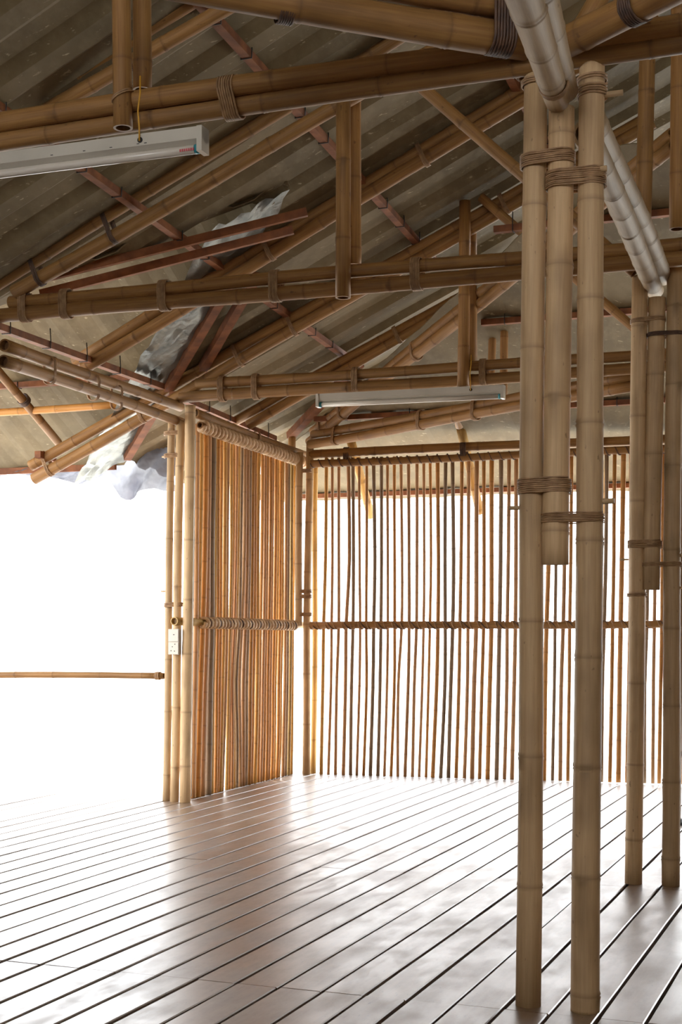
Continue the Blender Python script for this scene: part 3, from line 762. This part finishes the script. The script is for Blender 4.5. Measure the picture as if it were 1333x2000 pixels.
# valley timbers
def vpt(a, b, fn, dz=-.05): return P(a, b, fn(a, b)+dz)
batten('valley_board', 'red-brown valley board running down behind the left eave beam, nearer of two', vpt(-1.05, -1.13, hm), vpt(.95, .87, hm), .035, .035, cat='board')
batten('valley_board', 'red-brown valley board beside the first, ending near the middle tie beam', vpt(-1.15, -.95, hm), vpt(-.1, .16, hm), .035, .035, cat='board')
vq0, vq1 = (-1.8, -1.70), (.1, -2.42)
batten('valley_board', 'long red-brown valley board above the middle tie beam, upper of two', onv(600, 414, vq0, vq1), onv(60, 549, vq0, vq1), .02, .028, cat='board')
batten('valley_board', 'long red-brown valley board above the middle tie beam, lower of two', onv(560, 440, vq0, vq1)+dB*.12, onv(60, 567, vq0, vq1)+dB*.12, .02, .028, cat='board')
batten('hip_board', 'dark red board along the hip above the far corner posts', vpt(-.05, 2.45, hm, -.06), vpt(-1.2, 1.3, lambda a, b: hb(a, b)+.1, -.04), .04, .035, cat='board')
p = onp(40, 752, lambda a, b: hw(a, b)-.04); bw = AB(p)[1]
batten('purlin', 'red-brown purlin under the left wing roof', P(.35, bw, p.z), P(4, bw, p.z), ties=8)
batten('purlin', 'dark board edging the left wing eave', P(1.2, 1.10, hw(0, 1.10)-.02), P(5, 1.10, hw(0, 1.10)-.02), .02, .03)
# silver foil flashing in the valley
def crumple(fn, n, m, amp, scale=3.):
    mb = MB(); 
    for i in range(n+1):
        for j in range(m+1):
            p = fn(i/n, j/m); s = amp*(math.sin(i*1.9*scale/3+j*.7)+math.sin(j*2.3-i*.9)+random.uniform(-1, 1))*.5
            mb.v.append(p+Vector((random.uniform(-1, 1)*amp*.3, 0, s))); mb.ring.append(0.)
    for i in range(n):
        for j in range(m):
            a = i*(m+1)+j; mb.face((a, a+1, a+m+2, a+m+1), [(0, 0)]*4, True)
    return mb
def foil(u, v):       # u down the valley, v across toward the wing
    s = -1.75+2.75*u; a, b = s+v*.55, s-v*.10; return P(a, b, min(hm(a, b), hw(a, b))-.025)
o = crumple(foil, 40, 10, .022).build('valley_flashing', M['foil'], None, foil(0, 0)); tag(o, 'crumpled silver foil lining the roof valley behind the left eave beam', 'flashing')
# milky plastic sheet hanging beyond the eave
def tarp():
    q0, q1 = (2.2, 1.15), (-.1, 1.35)
    top = [(-40, 905), (60, 903), (110, 915), (170, 897), (250, 878), (325, 870), (345, 868)]
    bot = [(-40, 930), (0, 930), (20, 921), (45, 928), (60, 929), (110, 934), (150, 945), (190, 941), (218, 939), (232, 962), (238, 977), (250, 975), (268, 962), (298, 953), (325, 960), (345, 960)]
    def itp(c, x):
        for (x0, y0), (x1, y1) in zip(c[:-1], c[1:]):
            if x <= x1: return y0+(y1-y0)*(x-x0)/(x1-x0)
        return c[-1][1]
    n, m_ = 60, 7; mb = MB()
    for i in range(n+1):
        x = -40+385*i/n
        for j in range(m_+1):
            t = j/m_; y = itp(top, x)*(1-t)+itp(bot, x)*t
            p = onv(x, y, q0, q1); p += Vector((Bx, By, 0))*(.05*math.sin(i*.8+j*1.3)+.03*math.sin(i*.31))
            mb.v.append(p); mb.ring.append(0.)
    for i in range(n):
        for j in range(m_):
            a = i*(m_+1)+j; mb.face((a, a+1, a+m_+2, a+m_+1), [(0, 0)]*4, True)
    o = mb.build('plastic_sheet', M['tarp'], None, mb.v[0]); tag(o, 'torn milky plastic sheet hanging under the eave at left', 'plastic sheet')
tarp()

# ------------------------------------------------------------------ strip lights
def strip(label, x0, yb0, x1, yb1, b, cordx, sc):
    """x0,yb0 / x1,yb1: lower corners of the housing (left, right)"""
    p, q = onb(x0, yb0, b), onb(x1, yb1, b); d = (q-p); T = d.length; d.normalize()
    n = Vector((d.y, -d.x, 0)).normalized(); n = n if n.y < 0 else -n; z = n.cross(d); z = z if z.z > 0 else -z
    t = thing('strip_light', label, 'lamp', p)
    H_, W_ = .105*sc, .032*sc
    mb = MB(); sec = [(-W_, H_), (W_, H_), (W_, H_*.52), (W_*.12, H_*.36), (-W_*.12, H_*.36), (-W_, H_*.52)]; base = len(mb.v)
    for k, e in enumerate((p, q)):
        for (u, v) in sec: mb.v.append(e+n*u+z*v); mb.ring.append(0)
    for j in range(6):
        j2 = (j+1) % 6; mb.face((j, j2, 6+j2, 6+j), [(0, 0)]*4, False)
    mb.face(tuple(range(5, -1, -1)), [(0, 0)]*6, False); mb.face(tuple(range(6, 12)), [(0, 0)]*6, False)
    mb.build('housing', M['enamel'], t)
    rt = .019*sc; c0, c1 = p+d*.03+z*rt+n*.006, q-d*.03+z*rt+n*.006
    MB().tube([c0, c1], rt, rt, (), 16, hollow=False).build('tube', M['tube'], t)
    for e, s in ((p, 1), (q, -1)):
        MB().box(e+d*.012*s+z*H_*.5+n*.003, d*.012, n*(W_+.004), z*H_*.5).build('end_cap', M['enamel'], t)
        e2 = e+d*.034*s+z*rt+n*.006
        MB().tube([e2-d*.010, e2+d*.010], rt*1.08, rt*1.08, (), 14, hollow=False).build('socket_ring', M['teal'], t)
    cp_ = onb(cordx, 0, b); s = (cp_-p).dot(d)/1.; c = None
    # cord hole on the housing side
    r = sight(cordx, 0); tt = (p.x*r.y-p.y*r.x)/(d.y*r.x-d.x*r.y) if abs(d.y*r.x-d.x*r.y) > 1e-6 else 0
    base = p+d*tt
    hp = base+z*H_*.74+n*(W_+.001)
    MB().tube([hp, hp+n*.003], .012*sc, .012*sc, (), 12, hollow=False).build('cord_hole', M['black'], t)
    MB().tube([hp+n*.006-z*.006, hp+n*.008+z*.05, hp+z*.12+d*-.004+n*.012, hp+z*.20+d*.003+n*.006, hp+z*.27-n*.0], .0035, .0035, (), 6, hollow=False).build('cord', M['yellow'], t)
    return t, p, q, d, n, z, W_, H_, rt
t, p, q, d, n, z, W_, H_, rt = strip('near strip light hung below the nearest tie beam, cut by the left edge', -290, 386, 402, 299, -5.33, 281, 1.0)
# faint red print at the tube end and dark chips in the enamel
for k in range(7):
    c = q-d*(.105-.010*k)+z*(rt*.75)+n*(rt+.0068)
    MB().box(c, d*.0032, n*.0006, z*.0055).build('tube_print', M['redink'], t)
for dx in (.30, .265, .56, .72, .43, 1.0):
    MB().box(q-d*dx+z*H_*.60+n*(W_+.0005), d*.006, n*.0008, z*.0015).build('rust_chip', M['wire'], t)
strip('far strip light with bare tube below the farthest tie beam', 620, 796, 986, 779, -.13, 922, 1.0)
